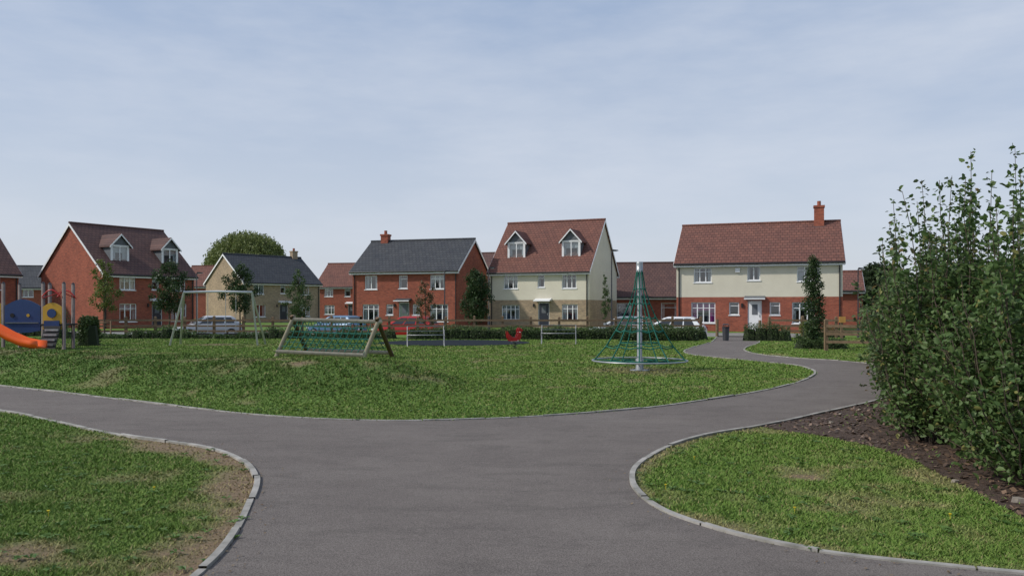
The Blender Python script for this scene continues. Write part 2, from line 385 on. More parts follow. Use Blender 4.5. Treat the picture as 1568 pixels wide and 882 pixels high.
def blades():
    n=820000
    y=np.exp(rng.uniform(math.log(4.2),math.log(42),n)); x=rng.uniform(-1,1,n)*(.70*y+1.2)
    k=~inpoly(x,y,PATH); x=x[k];y=y[k]
    k=~inpoly(x,y,BED)|(rng.random(len(x))<.015); x=x[k];y=y[k]
    k=~((((x+2.6)/3.4)**2+((y-36)/2.9)**2)<1); x=x[k];y=y[k]
    d=dry(x,y); k=rng.random(len(x))>d*.8; x=x[k];y=y[k];d=d[k]; n=len(x)
    lu=lush_shade(x,y)
    cl=vn(x,y,4,1)*.5+vn(x,y,11,6)*.5
    h=(.008+.028*cl**1.5+rng.uniform(0,.013,n))*(1+.012*(y-5))*(1-.4*d)*(1+.9*lu*vn(x,y,3,20))
    w=.00095*y+.001
    a=rng.uniform(0,6.28,n); lean=rng.uniform(.3,1.7,n)*h; la=rng.uniform(0,6.28,n)
    z=H(x,y)-.002
    ux=np.cos(a)*w;uy=np.sin(a)*w
    V=np.stack([np.stack([x-ux,y-uy,z],-1),np.stack([x+ux,y+uy,z],-1),np.stack([x+np.cos(la)*lean,y+np.sin(la)*lean,z+h],-1)],1).reshape(-1,3)
    dd=np.clip(d*.8+(rng.random(n)<.08)*.6,0,1)
    gmesh('grass_blades',V,np.arange(n*3).reshape(n,3),[MBl],attrs={'dry':np.repeat(dd,3),'lush_shade':np.repeat(lu,3)})
blades()
def weeds():
    mb=MB([leafmat('weed_leaf',(.085,.17,.033),(.13,.22,.052))]); 
    for i in range(420):
        y=math.exp(random.uniform(math.log(4.8),math.log(13))); x=random.uniform(-.68,.68)*y
        if inpoly(np.array([x]),np.array([y]),PATH)[0] or inpoly(np.array([x]),np.array([y]),BED)[0]: continue
        z=Hs(x,y)
        for j in range(random.randint(5,9)):
            a=random.uniform(0,6.28); l=random.uniform(.03,.08); w=.012
            c,s=math.cos(a),math.sin(a)
            mb.face([(x,y,z+.01),(x+c*l*.5-s*w,y+s*l*.5+c*w,z+.03),(x+c*l,y+s*l,z+.025),(x+c*l*.5+s*w,y+s*l*.5-c*w,z+.03)])
    mb.build('lawn_weeds')
    m=pm('dandelion_yellow',(.75,.55,.02),None,5,.7); mb=MB([m])
    for x,y in [(-3.1,6.9),(-3.55,6.1),(1.35,7.0),(2.2,6.2),(3.3,6.0),(1.9,8.3)]:
        mb.tube([(x,y,0),(x,y,.04)],.0015); mb.tube([(x,y,.04),(x,y,.05)],.005,n=8,r1=.012)
    mb.build('dandelions')
weeds()
el=[(-2.6+3.4*math.cos(a),36+2.9*math.sin(a)) for a in np.linspace(0,2*math.pi,48,endpoint=False)]
flat('rubber_play_surface',el,.02,M['safety'])

# ------------------------------------------------------------ leaves / trees
def leafobj(name,c,size,mat,parent=None,up=.5,hexl=False,axisd=None,ar=.55):
    n=len(c); 
    u=rng.normal(size=(n,3)); 
    if axisd is not None: u=u*.55+axisd
    u/=np.linalg.norm(u,axis=1)[:,None]+1e-9
    w=rng.normal(size=(n,3)); w[:,2]+=up*2
    s=np.cross(u,w); s/=np.linalg.norm(s,axis=1)[:,None]+1e-9
    nn=np.cross(s,u); sz=(size*rng.uniform(.65,1.3,n))[:,None]
    if hexl:
        A=c; T=c+u*sz-nn*sz*.12; W=sz*ar*.5
        L1=c+u*sz*.3+s*W+nn*W*.3; L2=c+u*sz*.7+s*W*.8+nn*W*.25; R1=c+u*sz*.3-s*W+nn*W*.3; R2=c+u*sz*.7-s*W*.8+nn*W*.25
        V=np.stack([A,L1,L2,T,R2,R1],1).reshape(-1,3); b=np.arange(n)[:,None]*6
        F=np.concatenate([b+np.array([0,1,2,3]),b+np.array([0,3,4,5])])
    else:
        W=sz*ar*.5
        V=np.stack([c-u*sz*.5,c+s*W+nn*W*.3,c+u*sz*.5,c-s*W+nn*W*.3],1).reshape(-1,3); F=np.arange(n*4).reshape(n,4)
    return gmesh(name,V,F,[mat],parent)
LM=dict(
 dark=leafmat('leaf_dark_green',(.03,.062,.02),(.068,.112,.038)),
 mid=leafmat('leaf_green',(.05,.095,.028),(.095,.15,.045)),
 yel=leafmat('leaf_yellow_green',(.11,.155,.035),(.20,.23,.06)),
 red=leafmat('leaf_reddish',(.12,.075,.04),(.08,.11,.04)),
 wil=leafmat('leaf_willow',(.16,.20,.06),(.22,.26,.09)),
 shrub=leafmat('leaf_shrub',(.07,.135,.038),(.14,.205,.068),(.22,.22,.07)),
 shrub2=leafmat('leaf_shrub_grey',(.075,.12,.048),(.145,.19,.08),(.28,.2,.08)),
 hedge=leafmat('leaf_hedge',(.05,.088,.028),(.095,.14,.045)),
 dist=leafmat('leaf_distant',(.045,.068,.033),(.068,.098,.045)),
)
def tree(name,x,y,top,cb,rx,mat,n=5000,leaf=.10,ncl=40,clr=.3,trunk=.07,shape='oval',stake=False):
    z0=Hs(x,y); e=empty(name,(x,y,z0)); top-=z0; cb-=z0
    r=random.Random(int(x*37+y*91)); mb=MB(['bark'])
    mb.tube([(0,0,-.1),(.02,0,cb*.5),(0,.03,cb),(.03,0,cb+(top-cb)*.5),(0,0,top-.15)],trunk,n=8,r1=trunk*.2)
    cs=[];rs=[]
    hh=top-cb
    for i in range(ncl):
        t=(i+.5)/ncl; z=cb+hh*t
        if shape=='oval': w=math.sin(math.pi*min(1,(t*.86+.12)))**.7
        elif shape=='col': w=math.sin(math.pi*(t*.85+.12))**.5*(1-.25*t)
        else: w=math.sin(math.pi*(t*.9+.08))**.8
        a=i*2.4+r.uniform(-.4,.4); q=rx*w*r.uniform(.25,.98)
        c=(q*math.cos(a),q*math.sin(a),z-clr*.2); cs.append(c); rs.append(clr*r.uniform(.5,1.25)*(.55+.45*w))
        zb=max(cb*.9,z-q*1.1-.1)
        mb.tube([(0,0,zb),(c[0]*.5,c[1]*.5,(zb+c[2])/2-.03),c],trunk*.3,n=5,r1=.006)
    if stake:
        mb.tube([(-.35,0,-.1),(-.35,0,.9)],.04,'wood'); mb.tube([(.35,0,-.1),(.35,0,.9)],.04,'wood'); mb.box((-.38,-.03,.75),(.38,.03,.83),'wood')
    mb.build('trunk_and_limbs',e,True)
    cs=np.array(cs);rs=np.array(rs); k=rng.choice(len(cs),n,p=rs**2/np.sum(rs**2))
    d=rng.normal(size=(n,3)); d/=np.linalg.norm(d,axis=1)[:,None]; rad=rs[k]*rng.uniform(.25,1.12,n)
    leafobj('foliage',cs[k]+d*rad[:,None],leaf,mat,e)
    return e
tree('young_tree',-21.5,42,4.05,1.55,.85,LM['yel'],2300,.12,26,.3,.045,stake=True)
tree('street_tree',-19.8,46,4.25,1.4,1.0,LM['dark'],5200,.12,40,.34,.06)
tree('street_tree',-16.4,48,4.2,1.5,1.08,LM['dark'],5000,.12,38,.35,.06)
tree('street_tree',-13.4,50,3.95,.7,.85,LM['mid'],3200,.12,34,.31,.06)
tree('young_tree',-4.9,45,3.1,.7,.82,LM['red'],1700,.10,26,.24,.04)
tree('round_tree',-2.0,44,3.65,1.05,.88,LM['dark'],8500,.11,60,.38,.06)
tree('columnar_tree',11.85,31.3,3.6,.35,.42,LM['dark'],6500,.085,60,.26,.05,'col')
tree('young_tree',6.3,54,3.9,.6,.35,LM['mid'],900,.12,18,.2,.04)
def willow(x,y,top,rad):
    e=empty('willow_tree',(x,y,0)); mb=MB(['bark']); mb.tube([(0,0,0),(.2,0,4),(0,.3,8)],.7,r1=.35,n=8)
    C=[]
    for i in range(420):
        a=random.uniform(0,6.28); q=rad*math.sqrt(random.random()); zt=top*(.56+.44*math.sqrt(max(0,1-(q/rad)**2)))+random.uniform(-.7,.4)
        if i<24: mb.tube([(0,0,6),(q*.5*math.cos(a),q*.5*math.sin(a),zt*.8),(q*math.cos(a),q*math.sin(a),zt)],.2,r1=.04,n=5)
        ln=random.uniform(2,6); m=60
        t=np.linspace(0,1,m)
        P=np.stack([q*math.cos(a)*(1+.12*t)+rng.normal(0,.28,m),q*math.sin(a)*(1+.12*t)+rng.normal(0,.28,m),zt-ln*t**1.2+rng.normal(0,.15,m)],-1)
        C.append(P)
    C=np.concatenate(C); ax=np.tile(np.array([[0,0,-1.]]),(len(C),1))
    mb.build('trunk_and_limbs',e,True); leafobj('foliage',C,.42,LM['wil'],e,0,axisd=ax,ar=.45)
willow(-43.2,130,13.7,6.5)
def distant_trees():
    C=[]
    for i in range(150):
        x=random.uniform(-190,190); y=random.uniform(190,230); h=random.uniform(5,7.5); r=random.uniform(3,5)
        n=260; d=rng.normal(size=(n,3)); d/=np.linalg.norm(d,axis=1)[:,None]; C.append(np.array([x,y,h*.55])+d*np.array([r,r,h*.45])*rng.uniform(.7,1.05,n)[:,None])
    for x,y,h,r in [(33.0,72,5.6,1.8),(38,80,5.6,2.2)]:
        n=3200; d=rng.normal(size=(n,3)); d/=np.linalg.norm(d,axis=1)[:,None]; C.append(np.array([x,y,h*.55])+d*np.array([r,r,h*.45])*rng.uniform(.5,1.05,n)[:,None])
    C=np.concatenate(C); leafobj('distant_trees',C,.55,LM['dist'])
distant_trees()
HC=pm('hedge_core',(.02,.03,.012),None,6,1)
def hedge(name,pts,w,h,n,leaf=.09,mat=None,var=.25):
    mat=mat or LM['hedge']; e=empty(name)
    P=[Vector(p) for p in pts]; k=len(P)-1
    seg=rng.integers(0,k,n); t=rng.random(n); A=np.array([[*P[i]] for i in range(k+1)])
    c=A[seg]+(A[seg+1]-A[seg])*t[:,None]; ang=rng.uniform(-.35,math.pi+.35,n)
    D=A[seg+1]-A[seg]; D/=np.linalg.norm(D,axis=1)[:,None]; N=np.stack([-D[:,1],D[:,0]],-1)
    x0,y0=c[:,0],c[:,1]; hv=h*(1-var+2*var*vn(x0,y0,1.3,4)); rr=rng.uniform(.75,1.06,n)
    sg=lambda v:np.sign(v)*np.abs(v)**.6
    off=sg(np.cos(ang))*w/2*rr; z=np.clip(sg(np.sin(ang)),0,1)*hv*rr*1.0
    x=x0+N[:,0]*off; y=y0+N[:,1]*off
    leafobj('foliage',np.stack([x,y,H(x,y)+z+.02],-1),leaf,mat,e)
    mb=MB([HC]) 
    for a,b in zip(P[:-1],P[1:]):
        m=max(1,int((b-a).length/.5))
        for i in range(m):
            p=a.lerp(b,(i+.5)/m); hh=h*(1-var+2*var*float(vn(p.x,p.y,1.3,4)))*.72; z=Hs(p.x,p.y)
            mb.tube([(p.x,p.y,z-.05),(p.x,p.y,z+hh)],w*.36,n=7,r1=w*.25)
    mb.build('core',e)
hedge('clipped_hedge',[(-5.2,40.2),(3,40.2),(9.6,39.7)],1.2,.62,15000,.085)
hedge('clipped_hedge',[(5.2,38.4),(8.9,38.2)],.9,.58,4000,.085)
hedge('low_shrubs',[(-24,41),(-15,41),(-6,41)],1.0,.45,8000,.09,LM['mid'],.7)
hedge('roadside_hedge',[(-33,45),(-25,44.5)],1.2,1.25,6000,.1,LM['hedge'],.5)
hedge('low_shrubs',[(11.1,31.2),(12.9,30.8)],1.1,.5,3200,.07,LM['hedge'],.6)
hedge('low_shrubs',[(11.2,38.5),(13.2,37.8)],1.0,.6,2500,.07,LM['hedge'],.6)
hedge('clipped_hedge',[(18.3,50.3),(20.7,49.5)],.8,.8,2500,.08,LM['hedge'],.3)
hedge('yellow_green_shrub',[(14.9,41),(15.6,41)],.9,.8,1500,.08,LM['yel'],.4)
hedge('dense_bush',[(-18.0,33.5),(-17.6,33.5)],1.2,1.4,4500,.085,LM['hedge'],.4)

def shrub(name,x,y,h,spread,nst,leaf,mat,dens,seed,fill=0):
    r=random.Random(seed); e=empty(name,(x,y,0)); mb=MB(['bark']); C=[];A=[]; low=.05
    for i in range(nst):
        a=r.uniform(0,6.28); q=spread*math.sqrt(r.random()); hh=h*(1-.42*(q/spread)**1.5)*r.uniform(.52,.92)
        lead=r.random()<.26
        if lead: hh=h*(1-.3*(q/spread)**1.5)*r.uniform(.9,1.12)
        bx,by=.25*q*math.cos(a),.25*q*math.sin(a); tx,ty=q*math.cos(a)*1.1,q*math.sin(a)*1.1
        pts=[Vector((bx+(tx-bx)*(t**.7)+r.uniform(-.03,.03),by+(ty-by)*(t**.7)+r.uniform(-.03,.03),hh*(t**1.05))) for t in [k/7 for k in range(8)]]
        mb.tube(pts,.012,n=5,r1=.003)
        nt_=int(hh/.055)
        for j in range(nt_):
            t=low+(1-low)*(j+r.random())/nt_; f=t*7; k=min(6,int(f)); p=pts[k].lerp(pts[k+1],f-k)
            ln=(.46*(1-t)**(.95 if lead else .55)+.055)*r.uniform(.4,1.25); aa=r.uniform(0,6.28); d=Vector((math.cos(aa),math.sin(aa),r.uniform(.05,1.0))).normalized()
            if ln>.12 and r.random()<.35: mb.tube([p,p+d*ln],.004,n=3,r1=.0015)
            m=max(3,int(ln*dens))
            for s in range(m):
                u=(s+r.random())/m; C.append(p+d*ln*u+Vector((r.gauss(0,.014),r.gauss(0,.014),r.gauss(0,.014)))); A.append(d*.5+Vector((r.gauss(0,.5),r.gauss(0,.5),r.gauss(0,.3))))
    mb.build('stems',e,True)
    C=np.array([tuple(c) for c in C]);A=np.array([tuple(c) for c in A])
    fill=int(fill*.6)
    if fill:
        t=rng.random(fill)**.8; q=spread*.80*np.sqrt(1-t*.75)*np.sqrt(rng.uniform(.25,1,fill)); a=rng.uniform(0,6.28,fill)
        q*=(.6+.85*vn(a*2,t*6,1,seed%50))
        C=np.concatenate([C,np.stack([q*np.cos(a),q*np.sin(a),.05+t*h*.60],-1)]); A=np.concatenate([A,rng.normal(0,.5,(fill,3))])
    leafobj('foliage',C,leaf,mat,e,.6,hexl=True,axisd=A,ar=.62)
SH=[(4.75,7.1,2.3,.85,42,.064,'shrub',24,3500),(5.05,7.9,3.3,.85,50,.064,'shrub',24,4000),(5.35,9.2,3.4,1.0,50,.066,'shrub',22,4000),
    (4.95,9.5,3.2,.6,26,.064,'shrub',22,1000),(5.7,10.7,3.2,.85,44,.068,'shrub2',22,3000),(6.5,10.2,3.6,1.2,42,.07,'shrub',20,3000),(6.2,12.0,2.85,.95,46,.075,'shrub2',18,3000),
    (7.3,12.6,3.1,1.2,40,.08,'shrub',17,3000),(7.25,13.9,2.65,.95,42,.08,'shrub2',17,3000),(8.05,15.2,2.75,1.15,42,.085,'shrub',16,3000),
    (8.7,16.6,2.6,1.15,38,.09,'shrub2',14,3000),(9.6,18.4,2.6,1.3,36,.095,'shrub',14,3000),(10.3,20.3,2.5,1.25,34,.1,'shrub2',12,3000),
    (10.75,22.2,2.2,1.1,34,.1,'shrub',12,2500),(11.9,24.0,2.3,1.3,32,.1,'shrub2',12,2500),(5.7,6.4,2.6,1.0,40,.06,'shrub',24,3000),
    (10.2,14.8,2.9,1.5,30,.1,'shrub',12,3000),(8.9,11.2,3.3,1.5,30,.09,'shrub',14,3000),(6.6,8.2,3.6,1.1,36,.075,'shrub2',18,3000)]
for i,s in enumerate(SH): shrub('leafy_shrub',s[0],s[1],s[2],s[3],s[4],s[5],LM[s[6]],s[7],100+i,s[8])

# ------------------------------------------------------------ houses
def house(name,org,deg,L,D,ze,zr,low,upp,zb,roof,ops,dormers=(),chim=(),door='doorblack',zg=0,canopy='white'):
    e=empty(name,(org[0],org[1],zg),math.radians(deg))
    W=MB([low,upp]); FR=MB(['white']); GL=MB(['glass']); IN=MB(['dark','curtain']); DR=MB([door,'white']); 
    X=sorted({0,L}|{o[0] for o in ops}|{o[1] for o in ops}); Zs=sorted({-.6,zb,ze}|{o[2] for o in ops}|{o[3] for o in ops})
    for a,b in zip(X[:-1],X[1:]):
        for c,d in zip(Zs[:-1],Zs[1:]):
            mx,mz=(a+b)/2,(c+d)/2
            if any(o[0]<mx<o[1] and o[2]<mz<o[3] for o in ops): continue
            W.face([(a,0,c),(b,0,c),(b,0,d),(a,0,d)],low if mz<zb else upp)
    def window(x0,x1,z0,z1,cols,yy=.1,cur='curtain'):
        t=.06
        FR.box((x0,yy-.03,z0),(x1,yy+.03,z0+t)); FR.box((x0,yy-.03,z1-t),(x1,yy+.03,z1))
        FR.box((x0,yy-.031,z0+t),(x0+t,yy+.031,z1-t)); FR.box((x1-t,yy-.031,z0+t),(x1,yy+.031,z1-t))
        for i in range(1,cols):
            xm=x0+(x1-x0)*i/cols; FR.box((xm-.035,yy-.028,z0+t),(xm+.035,yy+.028,z1-t))
        zt=z1-(z1-z0)*.28
        if cols!=2: FR.box((x0+t,yy-.026,zt-.02),(x1-t,yy+.026,zt+.02))
        GL.face([(x0,yy,z0),(x1,yy,z0),(x1,yy,z1),(x0,yy,z1)])
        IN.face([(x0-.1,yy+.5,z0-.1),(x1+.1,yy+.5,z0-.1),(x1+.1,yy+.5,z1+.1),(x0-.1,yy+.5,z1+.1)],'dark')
        w=x1-x0; cw=w*random.uniform(.14,.3)
        IN.face([(x0,yy+.15,z0),(x0+cw,yy+.15,z0),(x0+cw,yy+.15,z1),(x0,yy+.15,z1)],cur)
        IN.face([(x1-cw,yy+.15,z0),(x1,yy+.15,z0),(x1,yy+.15,z1),(x1-cw,yy+.15,z1)],cur)
        if random.random()<.45: IN.face([(x0,yy+.13,z1-(z1-z0)*.4),(x1,yy+.13,z1-(z1-z0)*.4),(x1,yy+.13,z1),(x0,yy+.13,z1)],cur)
    for o in ops:
        x0,x1,z0,z1,k=o[:5]; r=.14
        mt=low if (z0+z1)/2<zb else upp
        W.face([(x0,0,z0),(x0,r,z0),(x0,r,z1),(x0,0,z1)],mt); W.face([(x1,0,z0),(x1,r,z0),(x1,r,z1),(x1,0,z1)],mt); W.face([(x0,0,z1),(x1,0,z1),(x1,r,z1),(x0,r,z1)],mt)
        if k=='door':
            DR.box((x0,.07,z0),(x1,.13,z1),'white'); DR.box((x0+.07,.05,z0+.02),(x1-.07,.09,z1-.07),door)
            w=x1-x0; DR.box((x0+w*.3,.035,z0+1.1),(x1-w*.3,.055,z1-.25),'lead'); DR.box((x1-.17,.02,z0+.95),(x1-.13,.05,z0+1.1),'galv')
            DR.box((x0-.05,-.5,z0-.2),(x1+.05,0,z0-.02),'stone')
            c=canopy; DR.hexa([(x0-.2,-.55,z1+.12),(x1+.2,-.55,z1+.12),(x1+.2,-.003,z1+.12),(x0-.2,-.003,z1+.12),(x0-.2,-.55,z1+.17),(x1+.2,-.55,z1+.17),(x1+.2,-.003,z1+.32),(x0-.2,-.003,z1+.32)],c)
            DR.box((x0-.22,-.58,z1+.08),(x1+.22,-.54,z1+.16),'white')
            DR.box((x0-.42,-.1,z0+1.6),(x0-.3,-.002,z0+1.85),'black')
        else:
            window(x0,x1,z0,z1,k,cur=o[5] if len(o)>5 else 'curtain')
            FR.box((x0-.05,-.04,z0-.06),(x1+.05,.1,z0-.003),'white')
            if zb>z1 or low==upp: W.box((x0-.06,-.012,z1),(x1+.06,.05,z1+.18),low)
    for x in (0,L):
        W.face([(x,0,-.6),(x,D,-.6),(x,D,zb),(x,0,zb)],low)
        W.face([(x,0,zb),(x,D,zb),(x,D,ze),(x,D/2,zr),(x,0,ze)],upp)
    W.face([(0,D,-.6),(L,D,-.6),(L,D,zb),(0,D,zb)],low); W.face([(0,D,zb),(L,D,zb),(L,D,ze),(0,D,ze)],upp)
    W.build('walls',e)
    k=(zr-ze)/(D/2); ov=.32; vg=.14; th=.13
    R=MB([roof]); 
    for sgn in (0,1):
        f=lambda x,y,z:(x,D-y,z) if sgn else (x,y,z)
        R.hexa([f(-vg,-ov,ze-ov*k),f(L+vg,-ov,ze-ov*k),f(L+vg,D/2,zr),f(-vg,D/2,zr),f(-vg,-ov,ze-ov*k+th),f(L+vg,-ov,ze-ov*k+th),f(L+vg,D/2,zr+th),f(-vg,D/2,zr+th)])
    R.tube([(-vg-.02,D/2,zr+th),(L+vg+.02,D/2,zr+th)],.1,n=8)
    R.build('roof',e)
    G=MB(['black','white'])
    for f in ((lambda y:y),(lambda y:D-y)):
        G.tube([(-vg,f(-ov-.06),ze-ov*k+.04),(L+vg,f(-ov-.06),ze-ov*k+.04)],.06,'black')
        a,b=sorted((f(-ov+.03),f(-ov-.0+.06))); G.box((-vg,a,ze-ov*k-.14),(L+vg,b,ze-ov*k+.03),'white')
        a,b=sorted((f(-ov+.06),f(-.002))); G.box((-vg+.01,a,ze-ov*k-.13),(L+vg-.01,b,ze-ov*k-.10),'white')
    for x in (-vg-.015,L+vg+.015):
        for f in ((lambda y:y),(lambda y:D-y)):
            G.hexa([(x-.012,f(-ov),ze-ov*k-.1),(x+.012,f(-ov),ze-ov*k-.1),(x+.012,f(D/2),zr-.1),(x-.012,f(D/2),zr-.1),(x-.012,f(-ov),ze-ov*k+.1),(x+.012,f(-ov),ze-ov*k+.1),(x+.012,f(D/2),zr+.1),(x-.012,f(D/2),zr+.1)],'white')
    for x in (.18,L-.18): G.tube([(x,-.06,ze-.35),(x,-.06,-.4)],.04,'black')
    G.build('gutters_and_fascia',e)
    for dx,dw,z0,z1,zt in dormers:
        DO=MB(['lead']); x0,x1=dx-dw/2,dx+dw/2; yf=(z0-ze)/k
        ys1=(z1-ze)/k; ysr=(zt-ze)/k
        DO.face([(x0,yf,z0),(x0+.12,yf,z0),(x0+.12,yf,z1),(x0,yf,z1)],'white'); DO.face([(x1-.12,yf,z0),(x1,yf,z0),(x1,yf,z1),(x1-.12,yf,z1)],'white')
        DO.face([(x0,yf,z1),(x1,yf,z1),(dx,yf,zt-.08)],'lead')
        for x in (x0,x1): DO.face([(x,yf,z0),(x,ys1,z1),(x,yf,z1)],'lead')
        for s in (-1,1):
            xe=dx+s*(dw/2+.18); zz=z1-.18*(zt-z1)/(dw/2); ye=max(yf,(zz-ze)/k)
            DO.hexa([(xe,yf-.2,zz),(dx,yf-.2,zt),(dx,ysr+.05,zt),(xe,ye+.1,zz),(xe,yf-.2,zz+.1),(dx,yf-.2,zt+.1),(dx,ysr+.15,zt+.1),(xe,ye+.15,zz+.1)],roof)
            DO.hexa([(xe,yf-.24,zz-.06),(dx,yf-.24,zt-.06),(dx,yf-.205,zt-.06),(xe,yf-.205,zz-.06),(xe,yf-.24,zz+.07),(dx,yf-.24,zt+.07),(dx,yf-.205,zt+.07),(xe,yf-.205,zz+.07)],'white')
        DO.box((x0-.1,yf-.12,z0-.1),(x1+.1,yf+.02,z0),'lead')
        DO.box((x0,yf-.02,z1-.08),(x1,yf+.02,z1+.0),'white')
        DO.build('dormer',e)
        window(x0+.12,x1-.12,z0,z1-.08,2,yy=yf+.035)
    for cx,cy,ct in chim:
        C=MB([low]); C.box((cx-.32,cy-.3,zr-1.0),(cx+.32,cy+.3,ct-.35),low); C.box((cx-.37,cy-.35,ct-.35),(cx+.37,cy+.35,ct-.2),low)
        C.tube([(cx-.0,cy,ct-.2),(cx,cy,ct+.12)],.13,'red2',n=10); C.box((cx-.42,cy-.42,zr-.42),(cx+.42,cy+.42,zr-.3),'lead'); C.build('chimney',e)
    FR.build('window_frames',e); GL.build('window_glass',e); IN.build('curtains_and_interior',e)
    if DR.f: DR.build('front_door',e)
    return e
house('cream_and_brick_house',(11.3,54.75),-19,10.57,9,4.67,7.5,'red2','cream',2.3,'roofred',
 [(1.17,2.35,3.3,4.3,3),(4.67,5.5,3.4,4.35,2),(7.8,9.2,3.3,4.3,3),(1.0,2.6,.55,1.95,4,'pink'),(3.5,4.15,1.1,1.95,1),(4.7,5.6,0.02,2.05,'door'),(6.1,6.75,1.1,1.95,1),(7.5,8.9,.55,1.95,3)],
 chim=[(9.3,4.2,8.9)],door='white',canopy='lead')
house('cream_and_buff_brick_house',(-1.81,65.2),-22,8.43,8.5,4.62,8.75,'tan','cream',2.2,'roofred',
 [(1.2,2.45,3.1,4.2,3),(4.15,4.75,3.2,4.2,1),(6.2,7.4,3.1,4.2,3),(1.05,2.6,.6,1.8,4),(4.2,5.15,.05,2.0,'door'),(6.2,7.5,.6,1.85,3)],
 dormers=[(1.95,1.55,5.55,6.95,7.8),(6.65,1.55,5.55,6.95,7.8)],canopy='white')
house('red_brick_slate_house',(-12.94,64.67),-17,9.14,7.2,4.6,7.1,'red','red',2.2,'slate',
 [(1.1,2.2,3.05,4.15,2),(4.1,4.85,3.1,4.15,1),(6.8,8.0,3.05,4.15,3),(.9,2.35,.5,1.85,3),(3.0,3.6,1.0,1.85,1),(4.1,5.0,.05,2.0,'door'),(5.3,5.9,1.0,1.85,1),(6.8,8.3,.5,1.85,3)],
 chim=[(1.2,3.6,8.0)],door='doorgreen',canopy='slate')
house('buff_brick_house',(-28.0,83),48,9.4,8,4.35,7.25,'tan','tan',2.2,'slate',
 [(1.2,2.4,3.0,4.05,2),(4.4,5.0,3.1,4.05,1),(6.8,8.0,3.0,4.05,2),(1.2,2.6,.6,1.9,2),(4.3,5.3,.05,2.0,'door'),(6.7,8.1,.6,1.9,3)],chim=[(8.6,4.0,8.3)])
house('red_brick_dormer_house',(-30.8,60),57,7.8,9,4.3,8.1,'red','red',2.2,'roofbrown',
 [(1.3,2.6,2.95,3.95,3),(4.0,4.6,3.0,3.95,1),(5.7,7.0,2.95,3.95,3),(1.3,2.7,.5,1.9,3),(4.0,4.9,.05,2.0,'door'),(5.7,7.1,.5,1.9,3)],
 dormers=[(1.9,1.5,5.1,6.45,7.25),(6.2,1.5,5.1,6.45,7.25)])
house('red_brick_house',(-43.0,55.0),57,8.4,9,4.3,8.1,'red','red',2.2,'roofbrown',[(5.8,7.1,2.95,3.95,3),(5.8,7.2,.5,1.9,3),(2,3.2,3,4,2)])
house('red_brick_house',(-62,92),10,9,8,4.0,6.5,'red','red',2.2,'slate',[(1,2.2,2.8,3.7,2),(5,6.2,2.8,3.7,2)])
house('red_brick_house',(-25.6,104),-12,10,8,4.4,7.4,'red','red',2.2,'roofred',[(1.2,2.4,3,4.1,3),(4,4.8,3,4.1,1),(1.2,2.6,.7,1.9,3),(7,8.2,3,4.1,2),(4.5,5.5,.05,2,'door')])
house('red_brick_house',(-46,110),-5,12,8,4.6,7.4,'red2','red2',2.2,'roofred',[(6,7.2,3,4.1,3),(9,10,3,4.1,2)])
house('garage_block',(8.2,71),-8,10,7,2.7,5.6,'red','red',2.0,'roofbrown',[(1,2.4,.5,2.0,1),(5,6.5,.5,2.0,1)])
house('buff_brick_house',(-6.4,84),-20,7,8,4.6,7.4,'tan','tan',2.2,'roofbrown',[])
house('red_brick_house',(23.6,63.5),-19,4,5,3.0,4.4,'red2','red2',2.2,'roofred',[])
mb=MB(['white']); mb.box((0,-.1,0),(.3,0,.28)); a=mb.build('alarm_box'); a.location=(11.3+.945*3.9,54.75-.326*3.9-.02,3.95); a.rotation_euler[2]=math.radians(-19)

# ------------------------------------------------------------ fences
def fence(name,pts,sp=1.7,h=1.1,mat='wood'):
    e=empty(name); mb=MB([mat]); P=[Vector(p) for p in pts]
    for a,b in zip(P[:-1],P[1:]):
        n=max(1,round((b-a).length/sp)); prev=None
        for i in range(n+1):
            p=a.lerp(b,i/n); z=Hs(p.x,p.y); hh=h+random.uniform(-.03,.03)
            mb.box((p.x-.06,p.y-.06,z-.1),(p.x+.06,p.y+.06,z+hh)); mb.hexa([(p.x-.06,p.y-.06,z+hh),(p.x+.06,p.y-.06,z+hh),(p.x+.06,p.y+.06,z+hh),(p.x-.06,p.y+.06,z+hh)]+[(p.x-.02,p.y-.02,z+hh+.04),(p.x+.02,p.y-.02,z+hh+.04),(p.x+.02,p.y+.02,z+hh+.04),(p.x-.02,p.y+.02,z+hh+.04)])
            if prev:
                q,zq=prev
                for rz in (.35,.62,.92):
                    d=(p-q).normalized(); nn=Vector((-d.y,d.x))*.02; o=Vector((d.y,-d.x))*.08
                    A=q+o;B=p+o; w=.05; j=random.uniform(-.012,.012)
                    mb.hexa([(A.x-nn.x,A.y-nn.y,zq+rz-w+j),(B.x-nn.x,B.y-nn.y,z+rz-w),(B.x+nn.x,B.y+nn.y,z+rz-w),(A.x+nn.x,A.y+nn.y,zq+rz-w+j),(A.x-nn.x,A.y-nn.y,zq+rz+w+j),(B.x-nn.x,B.y-nn.y,z+rz+w),(B.x+nn.x,B.y+nn.y,z+rz+w),(A.x+nn.x,A.y+nn.y,zq+rz+w+j)])
            prev=(p,z)
    mb.build('posts_and_rails',e)
fence('timber_post_and_rail_fence',[(-22,42.2),(-8,42.2),(10,42.2)],1.5)
fence('timber_post_and_rail_fence',[(13.7,42.4),(22,41)])
fence('timber_gate_fence',[(11.55,29.3),(13.2,28.6),(17,27.6)],1.5,1.15)

